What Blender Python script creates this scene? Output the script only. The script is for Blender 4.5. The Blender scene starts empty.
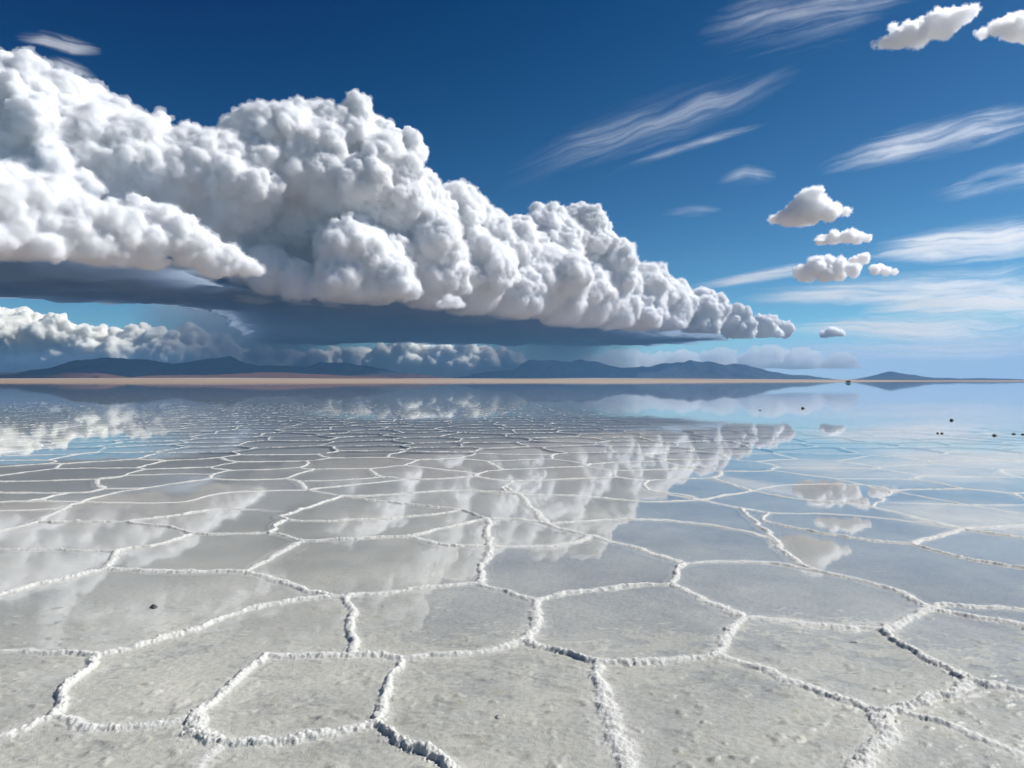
import bpy, math, random
import numpy as np
C = bpy.context.scene.collection
F = 683.0; CX = 512.0; HY = 381.0; CAMH = 1.6
rng = np.random.default_rng(7)

def P(px, py, Y):
    """point at forward distance Y seen in the direction of a photo pixel"""
    return np.array([(px - CX) / F * Y, Y, CAMH + (HY - py) / F * Y])

# ------------------------------------------------------------------ noise
def _hash(ix, iy, iz, s=0):
    h = (ix.astype(np.int64) * 374761393 + iy.astype(np.int64) * 668265263 + iz.astype(np.int64) * 2147483647 + s * 1274126177) & 0xffffffff
    h = ((h ^ (h >> 13)) * 1274126177) & 0xffffffff
    h = ((h ^ (h >> 16)) * 2246822519) & 0xffffffff
    return ((h ^ (h >> 15)) & 0xffffff).astype(np.float32) / 16777216.0

def vnoise(x, y, z=None, s=0):
    if z is None: z = np.zeros_like(x)
    fx, fy, fz = np.floor(x), np.floor(y), np.floor(z)
    ix, iy, iz = fx.astype(np.int64), fy.astype(np.int64), fz.astype(np.int64)
    tx, ty, tz = x - fx, y - fy, z - fz
    tx = tx * tx * (3 - 2 * tx); ty = ty * ty * (3 - 2 * ty); tz = tz * tz * (3 - 2 * tz)
    def h(a, b, c): return _hash(ix + a, iy + b, iz + c, s)
    x00 = h(0,0,0) * (1 - tx) + h(1,0,0) * tx; x10 = h(0,1,0) * (1 - tx) + h(1,1,0) * tx
    x01 = h(0,0,1) * (1 - tx) + h(1,0,1) * tx; x11 = h(0,1,1) * (1 - tx) + h(1,1,1) * tx
    y0 = x00 * (1 - ty) + x10 * ty; y1 = x01 * (1 - ty) + x11 * ty
    return y0 * (1 - tz) + y1 * tz

def fbm(x, y, z=None, oct=4, s=0, gain=.5):
    t = 0; a = 1.0; n = 0; f = 1.0
    for o in range(oct):
        t = t + a * vnoise(x * f + o * 17.3, y * f - o * 9.1, None if z is None else z * f + o * 5.7, s + o)
        n += a; a *= gain; f *= 2.03
    return t / n

def worley(p, s=0):
    """distance to the nearest jittered cell point, cell size 1"""
    c = np.floor(p).astype(np.int64)
    best = np.full(len(p), 9.0, np.float32)
    for i in (-1, 0, 1):
        for j in (-1, 0, 1):
            for k in (-1, 0, 1):
                a, b, d = c[:, 0] + i, c[:, 1] + j, c[:, 2] + k
                q = (a + _hash(a, b, d, s) - p[:, 0]) ** 2 + (b + _hash(a, b, d, s + 1) - p[:, 1]) ** 2 + (d + _hash(a, b, d, s + 2) - p[:, 2]) ** 2
                np.minimum(best, q, out=best)
    return np.sqrt(best)

# ------------------------------------------------------------------ mesh helpers
def mesh_from(name, v, faces_flat, nper, mat=None, smooth=True, attrs=None, parent=None):
    me = bpy.data.meshes.new(name)
    nf = len(faces_flat) // nper
    me.vertices.add(len(v)); me.vertices.foreach_set('co', np.ascontiguousarray(v, np.float32).ravel())
    me.loops.add(nf * nper); me.loops.foreach_set('vertex_index', np.ascontiguousarray(faces_flat, np.int32))
    me.polygons.add(nf); me.polygons.foreach_set('loop_start', np.arange(0, nf * nper, nper, dtype=np.int32))
    me.polygons.foreach_set('loop_total', np.full(nf, nper, np.int32))
    me.polygons.foreach_set('use_smooth', np.full(nf, smooth, bool))
    for k, a in (attrs or {}).items():
        at = me.attributes.new(k, 'FLOAT', 'POINT'); at.data.foreach_set('value', np.ascontiguousarray(a, np.float32))
    me.update(calc_edges=True); me.validate()
    o = bpy.data.objects.new(name, me); C.objects.link(o)
    if mat: me.materials.append(mat)
    if parent: o.parent = parent
    return o

def grid_faces(nr, nc):
    i = (np.arange(nr - 1)[:, None] * nc + np.arange(nc - 1)[None, :]).ravel()
    return np.stack([i, i + 1, i + nc + 1, i + nc], 1)

def closed_mesh(name, v, quads, mat):
    """a closed body with its faces turned outward"""
    c = v.mean(0); a, b, d, e = (v[quads[:, k]] - c for k in range(4))
    vol = (np.einsum('ij,ij->i', a, np.cross(b, d)) + np.einsum('ij,ij->i', a, np.cross(d, e))).sum()
    if vol < 0: quads = quads[:, ::-1]
    return mesh_from(name, v, quads.ravel(), 4, mat)

def tag(o, label=None, cat=None, group=None, kind=None):
    for k, v in (('label', label), ('category', cat), ('group', group), ('kind', kind)):
        if v: o[k] = v
    return o

def surface_nets(f):
    """closed quad surface of f = 0 (f < 0 inside); vertices in grid units"""
    s = f < 0
    a = s[:-1, :-1, :-1].astype(np.int8)
    tot = np.zeros(a.shape, np.int8)
    for i in (0, 1):
        for j in (0, 1):
            for k in (0, 1):
                tot += s[i:s.shape[0] - 1 + i, j:s.shape[1] - 1 + j, k:s.shape[2] - 1 + k]
    act = (tot > 0) & (tot < 8)
    idx = np.argwhere(act)
    vid = np.full(act.shape, -1, np.int32); vid[act] = np.arange(len(idx), dtype=np.int32)
    acc = np.zeros((len(idx), 3), np.float32); cnt = np.zeros(len(idx), np.float32)
    I = (idx[:, 0], idx[:, 1], idx[:, 2])
    corners = [(i, j, k) for i in (0, 1) for j in (0, 1) for k in (0, 1)]
    val = {c: f[I[0] + c[0], I[1] + c[1], I[2] + c[2]] for c in corners}
    for c in corners:
        for ax in range(3):
            if c[ax]: continue
            d = list(c); d[ax] = 1; d = tuple(d)
            v0, v1 = val[c], val[d]
            m = (v0 < 0) != (v1 < 0)
            t = np.where(m, v0 / np.where(m, v0 - v1, 1), 0)
            for x in range(3):
                acc[:, x] += m * (c[x] + (t if x == ax else 0))
            cnt += m
    v = idx + acc / cnt[:, None]
    quads = []
    for ax in range(3):
        sl0 = [slice(None)] * 3; sl1 = [slice(None)] * 3
        sl0[ax] = slice(0, -1); sl1[ax] = slice(1, None)
        s0, s1 = s[tuple(sl0)], s[tuple(sl1)]
        e = np.argwhere(s0 != s1)
        o1, o2 = [x for x in range(3) if x != ax]
        ok = (e[:, o1] > 0) & (e[:, o2] > 0) & (e[:, o1] < f.shape[o1] - 1) & (e[:, o2] < f.shape[o2] - 1)
        e = e[ok]
        inside = s0[e[:, 0], e[:, 1], e[:, 2]]
        def at(d1, d2):
            q = e.copy(); q[:, o1] -= d1; q[:, o2] -= d2
            return vid[q[:, 0], q[:, 1], q[:, 2]]
        q = np.stack([at(1, 1), at(0, 1), at(0, 0), at(1, 0)], 1)
        flip = inside if ax != 1 else ~inside
        q[~flip] = q[~flip][:, ::-1]
        quads.append(q)
    return v, np.concatenate(quads)

def vert_normals(v, q):
    n = np.cross(v[q[:, 2]] - v[q[:, 0]], v[q[:, 3]] - v[q[:, 1]])
    out = np.zeros_like(v)
    for k in range(4):
        for x in range(3):
            out[:, x] += np.bincount(q[:, k], n[:, x], len(v))
    return out / np.maximum(np.linalg.norm(out, axis=1), 1e-9)[:, None]

# ------------------------------------------------------------------ material helpers
def mat_new(name):
    m = bpy.data.materials.new(name); m.use_nodes = True
    nt = m.node_tree; nt.nodes.clear()
    return m, nt, nt.nodes.new('ShaderNodeOutputMaterial')
def N(nt, t, **kw):
    n = nt.nodes.new(t)
    for k, v in kw.items():
        if k in n.inputs.keys() and not hasattr(n, k): n.inputs[k].default_value = v
        else: setattr(n, k, v)
    return n
def L(nt, a, ao, b, bi): nt.links.new(a.outputs[ao], b.inputs[bi])

SUN_AZ, SUN_EL = math.radians(72), math.radians(42)   # clockwise from the view direction
# ------------------------------------------------------------------ clouds
def children_of(sph, n, ratio, rr, up=-.25):
    out = []
    for (x, y, z, r) in sph:
        d = rr.normal(size=(n * 2, 3)); d /= np.linalg.norm(d, axis=1)[:, None]
        d = d[d[:, 2] > up][:n]
        cr = r * ratio * rr.uniform(.6, 1.25, len(d))
        for a, c in zip(d, cr):
            out.append((x + a[0] * (r - c * .25), y + a[1] * (r - c * .25), z + a[2] * (r - c * .25), c))
    return out

def build_cloud(name, lobes, voxel, zbase, mat, seed=1, ang=0.0, flat=(), n1=26, n2=9, fine=1.0, blur=1, fringe=None):
    """lobes: (x, y, z, r, detail 0..1) in metres; flat: (x, y, z, rx, ry, rz) thin base sheets"""
    rr = np.random.default_rng(seed)
    ca, sa = math.cos(ang), math.sin(ang)
    big = [l[:4] for l in lobes]
    det = [l[:4] for l in lobes if l[4] > 0]
    k1 = children_of(det, n1, .40, rr)
    k2 = children_of([k for k in k1 if k[2] > zbase], n2, .40, rr)
    S = np.array(big + k1 + k2)
    U = S[:, 0] * ca + S[:, 1] * sa; V = -S[:, 0] * sa + S[:, 1] * ca
    lo = np.array([(U - S[:, 3]).min(), (V - S[:, 3]).min(), zbase - voxel * 14])
    hi = np.array([(U + S[:, 3]).max(), (V + S[:, 3]).max(), (S[:, 2] + S[:, 3]).max()])
    Fl = []
    for (x, y, z, rx, ry, rz) in flat:
        u, v = x * ca + y * sa, -x * sa + y * ca
        Fl.append((u, v, z, rx, ry, rz))
        lo = np.minimum(lo, [u - rx, v - ry, z - rz]); hi = np.maximum(hi, [u + rx, v + ry, z + rz])
    lo -= voxel * 5; hi += voxel * 5
    n = np.ceil((hi - lo) / voxel).astype(int) + 1
    f = np.full(n, voxel * 6, np.float32)
    ax = [lo[i] + np.arange(n[i], dtype=np.float32) * voxel for i in range(3)]
    for u, v, z, r in zip(U, V, S[:, 2], S[:, 3]):
        if z + r < zbase - voxel * 4: continue
        w = r + voxel * 3
        a = [max(0, int((c - w - lo[i]) / voxel)) for i, c in enumerate((u, v, z))]
        b = [min(n[i], int((c + w - lo[i]) / voxel) + 2) for i, c in enumerate((u, v, z))]
        X = ax[0][a[0]:b[0], None, None] - u; Yv = ax[1][None, a[1]:b[1], None] - v; Z = ax[2][None, None, a[2]:b[2]] - z
        d = np.sqrt(X * X + Yv * Yv + Z * Z) - r
        sub = f[a[0]:b[0], a[1]:b[1], a[2]:b[2]]
        k = max(r * .10, voxel * .5)
        h = np.clip(k - np.abs(sub - d), 0, None) / k
        np.copyto(sub, np.minimum(sub, d) - h * h * k * .25)
    # the flat base: air below the condensation level is clear
    UU, VV = np.meshgrid(ax[0], ax[1], indexing='ij')
    hb = zbase + 260 * (fbm(UU / 1700, VV / 1700, oct=4, s=seed + 40) - .5) + 60 * (fbm(UU / 350, VV / 350, oct=3, s=seed + 50) - .5)
    f = np.maximum(f, (hb[:, :, None] - ax[2][None, None, :]).astype(np.float32))
    for (u, v, z, rx, ry, rz) in Fl:
        rho2 = ((UU - u) / rx) ** 2 + ((VV - v) / ry) ** 2
        edge = .55 * (fbm(UU / 1300, VV / 1300, oct=4, s=seed + 60) - .5)
        t = rz * np.clip(1 - rho2 + edge, -1, 1)            # lens-shaped sheet
        zc = z + 120 * (fbm(UU / 1500, VV / 1500, oct=3, s=seed + 70) - .5)
        d = np.abs(ax[2][None, None, :] - zc[:, :, None]) - t[:, :, None]
        f = np.minimum(f, d.astype(np.float32))
    for _ in range(blur):
        for axx in range(3):
            f = (np.roll(f, 1, axx) + 2 * f + np.roll(f, -1, axx)) * .25
    f[0] = f[-1] = voxel; f[:, 0] = f[:, -1] = voxel; f[:, :, 0] = f[:, :, -1] = voxel
    v, q = surface_nets(f)
    p = lo + v * voxel
    w = np.empty_like(p); w[:, 0] = p[:, 0] * ca - p[:, 1] * sa; w[:, 1] = p[:, 0] * sa + p[:, 1] * ca; w[:, 2] = p[:, 2]
    nrm = vert_normals(w, q)
    above = np.clip((w[:, 2] - zbase - 100) / 300, .12, 1)
    s1, s2 = voxel * 9, voxel * 4.2
    mod = np.clip((fbm(w[:, 0] / (voxel * 55), w[:, 1] / (voxel * 55), w[:, 2] / (voxel * 40), 3, seed + 5) - .34) * 3.2, .10, 1.25)
    wq = w + voxel * 2.5 * np.stack([fbm(w[:, 1] / (voxel * 6), w[:, 2] / (voxel * 6), w[:, 0] / (voxel * 6), 2, seed + 60 + k) - .5 for k in range(3)], 1)
    disp = (.45 - worley(wq / (voxel * 15), seed + 2)) * voxel * 4.0 * (.5 + .5 * mod)
    disp += ((.45 - worley(wq / s1, seed)) * s1 * .26 + (.45 - worley(wq / s2, seed + 9)) * s2 * .34 + (.45 - worley(wq / (voxel * 2.4), seed + 17)) * voxel * .95) * mod
    tear = fbm(w[:, 0] / (voxel * 3.2), w[:, 1] / (voxel * 3.2), w[:, 2] / (voxel * 2.6), 4, seed + 3, gain=.62)
    disp += (tear - .5) * voxel * 3.0
    fr = np.clip((tear - .36) * 9, -1.0, 3.2) * voxel * .80 * (1.5 - .8 * mod)
    fringe_w = w + nrm * ((disp * above + fr) * fine)[:, None]
    w = w + nrm * (disp * above * fine)[:, None]
    o = closed_mesh(name, w, q, mat)
    if fringe is not None: adopt(closed_mesh('cloud_fringe', fringe_w, q, fringe), o)
    return o

def empty(name, loc):
    o = bpy.data.objects.new(name, None); C.objects.link(o); o.location = loc; o.empty_display_size = 100
    return o
def adopt(ch, parent):
    bpy.context.view_layer.update(); ch.parent = parent; ch.matrix_parent_inverse = parent.matrix_world.inverted()

def Ydepth(px):
    return float(np.interp(px, [-250, 0, 200, 400, 600, 790], [9000, 9700, 11000, 13200, 17500, 23000]))
def lobes_px(rows, Yf):
    out = []
    for row in rows:
        px, py, r = row[:3]; dY = row[3] if len(row) > 3 else 0; det = row[4] if len(row) > 4 else 1
        Y = Yf(px) + dY * 1000
        x, y, z = P(px, py, Y)
        out.append((x, y, z, r / F * Y, det))
    return out

# ------------------------------------------------------------------ the salt crust: ridge network
def G(px, py):
    Y = CAMH * F / (py - HY)
    return ((px - CX) / F * Y, Y)
TR = [  # ridges followed on the photograph, as pixels of the water plane
 [(-60,752),(0,741),(25,728),(50,719)], [(50,719),(70,690),(97,656)], [(-40,651),(0,652),(50,655),(97,656)], [(50,719),(90,727),(135,729),(175,725),(192,717)],
 [(192,717),(200,731),(217,745)], [(192,717),(225,690),(265,657)], [(265,657),(300,657),(355,654),(402,660)], [(402,662),(385,690),(375,725)],
 [(217,745),(260,744),(300,738),(340,735),(375,725)], [(217,745),(205,768),(196,800)], [(375,725),(395,740),(415,748),(447,768),(475,800)], [(402,660),(450,656),(490,650),(524,642)],
 [(97,656),(165,639),(215,623),(250,609),(305,599),(345,597)], [(345,597),(355,612),(350,635),(353,654)], [(345,597),(322,596),(300,589),(275,579),(245,572)], [(245,572),(175,572),(107,569)],
 [(245,572),(275,556),(302,541)], [(107,569),(50,581),(0,594),(-60,612)], [(107,569),(115,552)], [(115,552),(65,550),(0,549),(-40,549)], [(115,552),(132,548),(158,545),(190,535)],
 [(345,597),(425,588),(480,583)], [(480,583),(485,560),(489,547)], [(480,583),(512,594),(537,601)], [(537,601),(536,620),(524,642)], [(524,642),(562,654),(598,664)],
 [(598,664),(606,700),(618,740),(630,768),(640,800)], [(598,664),(662,661),(717,656)], [(717,656),(724,640),(733,625),(744,617)], [(717,656),(772,674),(822,694),(882,716)],
 [(882,716),(884,734),(857,768),(840,800)], [(882,716),(902,711),(937,694),(972,684)], [(895,712),(952,729),(1024,756),(1060,770)], [(972,684),(1024,692),(1070,699)], [(972,684),(927,661),(884,631)],
 [(884,631),(812,624),(744,617)], [(884,631),(907,621),(930,609)], [(930,609),(952,605),(1024,610),(1070,613)], [(930,607),(897,591),(860,580),(816,571)], [(744,617),(712,604),(672,584)],
 [(672,584),(612,588),(575,592),(537,601)], [(672,584),(684,564)], [(684,564),(762,561),(816,571)], [(684,564),(612,541),(557,529),(548,524)], [(816,571),(790,559),(776,541)],
 [(548,524),(600,520),(662,519),(737,529),(776,540)], [(489,547),(462,546),(436,545),(412,536)], [(412,536),(362,538),(330,540),(302,541)], [(302,541),(288,537),(268,533)], [(489,547),(520,547),(576,544),(590,536)],
 [(489,547),(487,519)], [(487,519),(515,519),(535,521),(548,524)], [(487,519),(463,510),(435,507),(369,500),(342,496)], [(487,519),(453,526),(425,533),(412,536)], [(342,496),(288,514),(279,516)],
 [(279,516),(283,521),(344,521),(412,517),(463,510)], [(283,521),(268,533)], [(268,533),(190,535),(182,529),(123,522)], [(123,522),(38,522)], [(38,522),(0,531),(-40,540)], [(38,522),(59,510),(85,500),(123,491)],
 [(123,522),(187,514),(223,508),(279,511)], [(85,502),(135,503),(187,503),(210,494),(260,491),(308,490)], [(59,509),(0,511),(-40,513)], [(342,496),(379,496),(422,492),(463,490),(519,494)], [(342,496),(308,490)],
 [(776,540),(740,508)], [(700,500),(740,508),(768,513)], [(768,513),(762,522),(806,530),(856,539),(912,544)], [(912,544),(948,555),(984,561),(1001,566),(1050,570)], [(768,513),(823,514),(862,516),(929,523),(964,529)],
 [(964,529),(1024,525),(1060,523)], [(964,529),(1024,538),(1060,542)], [(964,529),(920,519),(873,507),(858,504)], [(912,544),(934,537),(964,529)], [(868,502),(945,504),(965,505),(1024,505),(1070,507)], [(873,507),(892,491)],
 [(892,491),(940,500),(1024,514),(1060,519)], [(752,491),(801,500),(858,504)], [(752,491),(782,484),(870,484),(892,491)], [(519,494),(600,497),(650,503),(700,500)], [(700,500),(752,491)], [(548,524),(519,494)],
]
def chaikin(p, n=2):
    p = np.array(p, float)
    for _ in range(n):
        q = np.empty((2 * len(p), 2)); q[0] = p[0]; q[-1] = p[-1]
        q[1:-1:2] = p[:-1] * .75 + p[1:] * .25; q[2:-1:2] = p[:-1] * .25 + p[1:] * .75
        p = q
    return p
def wobble(p, r, amp):
    """resample a path finely and make it wander a little, ends fixed"""
    p = np.array(p, float)
    s = np.concatenate([[0], np.cumsum(np.hypot(*np.diff(p, axis=0).T))])
    n = max(4, int(s[-1] / .045)); t = np.linspace(0, s[-1], n)
    x = np.interp(t, s, p[:, 0]); y = np.interp(t, s, p[:, 1])
    k = r.uniform(0, 1000); fade = np.clip(np.minimum(t, s[-1] - t) / .12, 0, 1)
    x = x + (fbm(t * 5 + k, t * 0, oct=3, s=5) - .5) * amp * fade; y = y + (fbm(t * 5 + k, t * 0 + 7, oct=3, s=6) - .5) * amp * fade
    return np.stack([x, y], 1)
rr = np.random.default_rng(11)
paths = [wobble(chaikin([G(*q) for q in t]), rr, .09) for t in TR]
n_traced = len(paths)
# cells beyond the traced ones: the dual of a Delaunay net of relaxed seeds
from mathutils import Vector
from mathutils.geometry import delaunay_2d_cdt
BND = [(-80,512),(0,507),(60,503),(123,488),(210,490),(300,487),(420,488),(519,491),(600,494),(700,497),(752,488),(790,481),(870,481),(960,496),(1040,512),(1090,525)]
traced_poly = np.array([G(x, y) for x, y in BND] + [(2.9, 4.6), (2.2, 3.2), (1.8, 2.4), (-1.9, 2.4), (-2.3, 3.2), (-3.4, 4.6)])
def inside(pts, poly):
    x, y = pts[:, 0], pts[:, 1]; r = np.zeros(len(pts), bool)
    for (x0, y0), (x1, y1) in zip(poly, np.roll(poly, -1, 0)):
        c = (y0 > y) != (y1 > y)
        r ^= c & (x < (x1 - x0) * (y - y0) / (y1 - y0 + 1e-12) + x0)
    return r
seeds = []
y = -1.0; k = 0
while y < 66:
    sp = 1.55 * (1 + .008 * max(0, y)); half = 5 + .95 * max(0, y)
    xs = np.arange(-half, half, sp) + (k % 2) * sp / 2
    for x in xs: seeds.append((x + rr.normal() * sp * .17, y + rr.normal() * sp * .15))
    y += sp * .80; k += 1
seeds = np.array(seeds)
cd_ = delaunay_2d_cdt([Vector(s) for s in seeds], [], [], 0, 1e-5)
V2 = np.array([v[:] for v in cd_[0]]); T2 = np.array([f[:] for f in cd_[2] if len(f) == 3])
A, B, Cc = V2[T2[:, 0]], V2[T2[:, 1]], V2[T2[:, 2]]
cen = (A + B + Cc) / 3
D = 2 * (A[:, 0] * (B[:, 1] - Cc[:, 1]) + B[:, 0] * (Cc[:, 1] - A[:, 1]) + Cc[:, 0] * (A[:, 1] - B[:, 1]))
sq = lambda q: (q ** 2).sum(1)
ux = (sq(A) * (B[:, 1] - Cc[:, 1]) + sq(B) * (Cc[:, 1] - A[:, 1]) + sq(Cc) * (A[:, 1] - B[:, 1])) / D
uy = (sq(A) * (Cc[:, 0] - B[:, 0]) + sq(B) * (A[:, 0] - Cc[:, 0]) + sq(Cc) * (B[:, 0] - A[:, 0])) / D
cc = np.stack([ux, uy], 1); bad = np.hypot(*(cc - cen).T) > 1.2; cc[bad] = cen[bad]
cc = cc * .7 + cen * .3
edge = {}
for ti, t in enumerate(T2):
    for a, b in ((t[0], t[1]), (t[1], t[2]), (t[2], t[0])): edge.setdefault((min(a, b), max(a, b)), []).append(ti)
inn = inside(cc, traced_poly)
ends = np.array([p[0] for p in paths] + [p[-1] for p in paths])
for e, ts in edge.items():
    if len(ts) != 2: continue
    a, b = ts
    if inn[a] and inn[b]: continue
    pa, pb = cc[a], cc[b]
    if inn[a] or inn[b]:
        if inn[a]: pa, pb = pb, pa
        dd = np.hypot(*(ends - pa).T)
        pb = ends[dd.argmin()]
        if dd.min() > 2.2: continue
    mid = (pa + pb) / 2 + rr.normal(size=2) * .07
    if np.hypot(*(pa - pb)) < .05: continue
    paths.append(wobble(chaikin([pa, mid, pb]), rr, .10))

def ridge_strength(x, y):
    """how far the ridges stand out of the water: lower to the right and far out"""
    u = x / np.maximum(y, .5)
    far = np.interp(y, [0, 4, 9, 14, 22, 34, 50, 62], [1, 1, .80, .70, .55, .40, .24, .0])
    right = np.clip((u - .12) / .35, 0, 1) * np.clip((y - 5) / 9, 0, 1)
    cut = np.clip((y - 17) / 8, 0, 1) * np.clip((u - .05) / .2, 0, 1)
    return far * (1 - .42 * right) * (1 - cut)

allends = np.array([p[0] for p in paths] + [p[-1] for p in paths])
allpts = np.concatenate([p[::3] for p in paths]); allid = np.concatenate([np.full(len(p[::3]), i) for i, p in enumerate(paths)])
tapers = {}
for i, p in enumerate(paths):
    fl_ = []
    for e_ in (p[0], p[-1]):
        dd = np.hypot(*(allpts - e_).T); dd[allid == i] = 9
        fl_.append(dd.min() > .12)
    tapers[id(p)] = fl_
def taper(p):
    """a ridge that meets no other dies away towards its end"""
    a, b = tapers[id(p)]; k = np.arange(len(p)) * .045; w = np.ones(len(p))
    if a: w *= np.clip(k / .7, 0, 1)
    if b: w *= np.clip(k[::-1] / .7, 0, 1)
    return w
# near ground: a fan of rows whose spacing grows with distance, finest by the camera
R0, R1, NR, NC, UM = 1.15, 15.0, 1150, 1500, 1.05
ys = R0 * (R1 / R0) ** (np.arange(NR) / (NR - 1)); us = np.linspace(-UM, UM, NC)
GX = (ys[:, None] + 0.9) * us[None, :]; GY = np.broadcast_to(ys[:, None], GX.shape)
ridge = np.zeros(GX.shape, np.float32); dist = np.full(GX.shape, 9.0, np.float32); wid = np.full(GX.shape, .05, np.float32); tall = np.zeros(GX.shape, np.float32)
for pi, p in enumerate(paths):
    if p[:, 1].min() > R1 + .3 or p[:, 1].max() < R0 - .3: continue
    broad = rr.random(); kk = rr.uniform(0, 500)
    L_ = np.arange(len(p)) * .045
    wv = (.024 + .024 * broad) * (.65 + .8 * fbm(L_ * 3.5 + kk, L_ * 0, oct=3, s=21))
    hv = (.0135 + .008 * rr.random()) * (.55 + .9 * fbm(L_ * 4.5 + kk, L_ * 0, oct=3, s=22)) * (1 - .25 * broad)
    st = ridge_strength(p[:, 0], p[:, 1]) * taper(p); hv = hv * st; wv = wv * (.55 + .45 * st)
    for (x0, y0), (x1, y1), w0, h0 in zip(p[:-1], p[1:], wv, hv):
        if y1 < R0 - .2 and y0 < R0 - .2 or min(y0, y1) > R1 + .2: continue
        m_ = .16
        i0, i1 = np.searchsorted(ys, [min(y0, y1) - m_, max(y0, y1) + m_])
        if i1 <= i0: continue
        ul = min((min(x0, x1) - m_) / (ys[i0] + .9), (min(x0, x1) - m_) / (ys[i1 - 1] + .9)); uh = max((max(x0, x1) + m_) / (ys[i0] + .9), (max(x0, x1) + m_) / (ys[i1 - 1] + .9))
        j0, j1 = np.searchsorted(us, [ul, uh])
        if j1 <= j0: continue
        X, Yg = GX[i0:i1, j0:j1], GY[i0:i1, j0:j1]
        ex, ey = x1 - x0, y1 - y0; l2 = ex * ex + ey * ey + 1e-12
        t = np.clip(((X - x0) * ex + (Yg - y0) * ey) / l2, 0, 1)
        d = np.hypot(X - x0 - t * ex, Yg - y0 - t * ey)
        s_ = dist[i0:i1, j0:j1]; m = d < s_
        s_[m] = d[m]; wid[i0:i1, j0:j1][m] = w0; tall[i0:i1, j0:j1][m] = h0
gx, gy = GX.ravel(), np.ascontiguousarray(GY).ravel()
P2 = np.stack([gx, gy, gx * 0], 1)
dn = dist.ravel() / wid.ravel(); tl = tall.ravel()
act = dn < 3.2
rough = np.zeros(len(gx), np.float32)
q = P2[act]
e1 = fbm(q[:, 0] * 20, q[:, 1] * 20, oct=4, s=31, gain=.6) - .5
dj = dn[act] + e1 * 1.7                                   # ragged edges
prof = np.clip(1 - np.clip(dj, 0, None) ** 1.9, 0, None) ** .85
grain = (.55 - worley(q * 48, 33)) * .85 + (.55 - worley(q * 105, 36)) * .55 + (fbm(q[:, 0] * 9, q[:, 1] * 9, oct=3, s=43) - .5) * .9
body = tl[act] * (prof * (1 + .75 * grain))
skirt = tl[act] * .16 * np.exp(-(dn[act] / 1.7) ** 2) * (1 + 1.1 * grain)
crumb = np.clip(.33 - worley(q * 38, 39), 0, None) * .055 * np.clip(2.6 - dn[act], 0, 1) * (fbm(q[:, 0] * 6, q[:, 1] * 6, oct=2, s=41) > .5) * np.clip(tl[act] / .03, 0, 1)
hr = np.zeros(len(gx), np.float32); hr[act] = np.maximum(body, 0) + np.maximum(skirt, 0) + crumb
rmask = np.zeros(len(gx), np.float32); rmask[act] = np.clip(np.maximum(prof * 1.6, np.exp(-(dn[act] / 1.5) ** 2) * .75 + crumb * 60), 0, 1)
# floor of the cells: pitted and rippled, a little higher by the camera than farther out
dome = np.clip(dist.ravel() / .5, 0, 1)
fl = (fbm(gx * 2.2, gy * 2.8, oct=3, s=51) - .5) * .009
fl += (fbm(gx * 9, gy * 15, oct=3, s=52) - .5) * .0085
fl += (fbm(gx * 34, gy * 46, oct=2, s=53) - .5) * .0036
near = np.clip((6.0 - gy) / 3.0, 0, 1)
pit = np.clip(fbm(gx * 7 + 40, gy * 11, oct=3, s=57) - .60, 0, 1) * -.035 * near
lump = np.clip(fbm(gx * 11 + 90, gy * 17, oct=3, s=58) - .64, 0, 1) * .045 * near
floor_z = fl * (.22 + .78 * near) + pit + lump - np.interp(gy, [1.5, 2.8, 3.6, 4.4, 5.4, 8, 15], [-.0065, -.0045, -.0022, .0012, .0050, .009, .012])
floor_z = np.where(hr > 0, np.maximum(floor_z, -.004), floor_z)
gz = floor_z + hr
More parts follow.
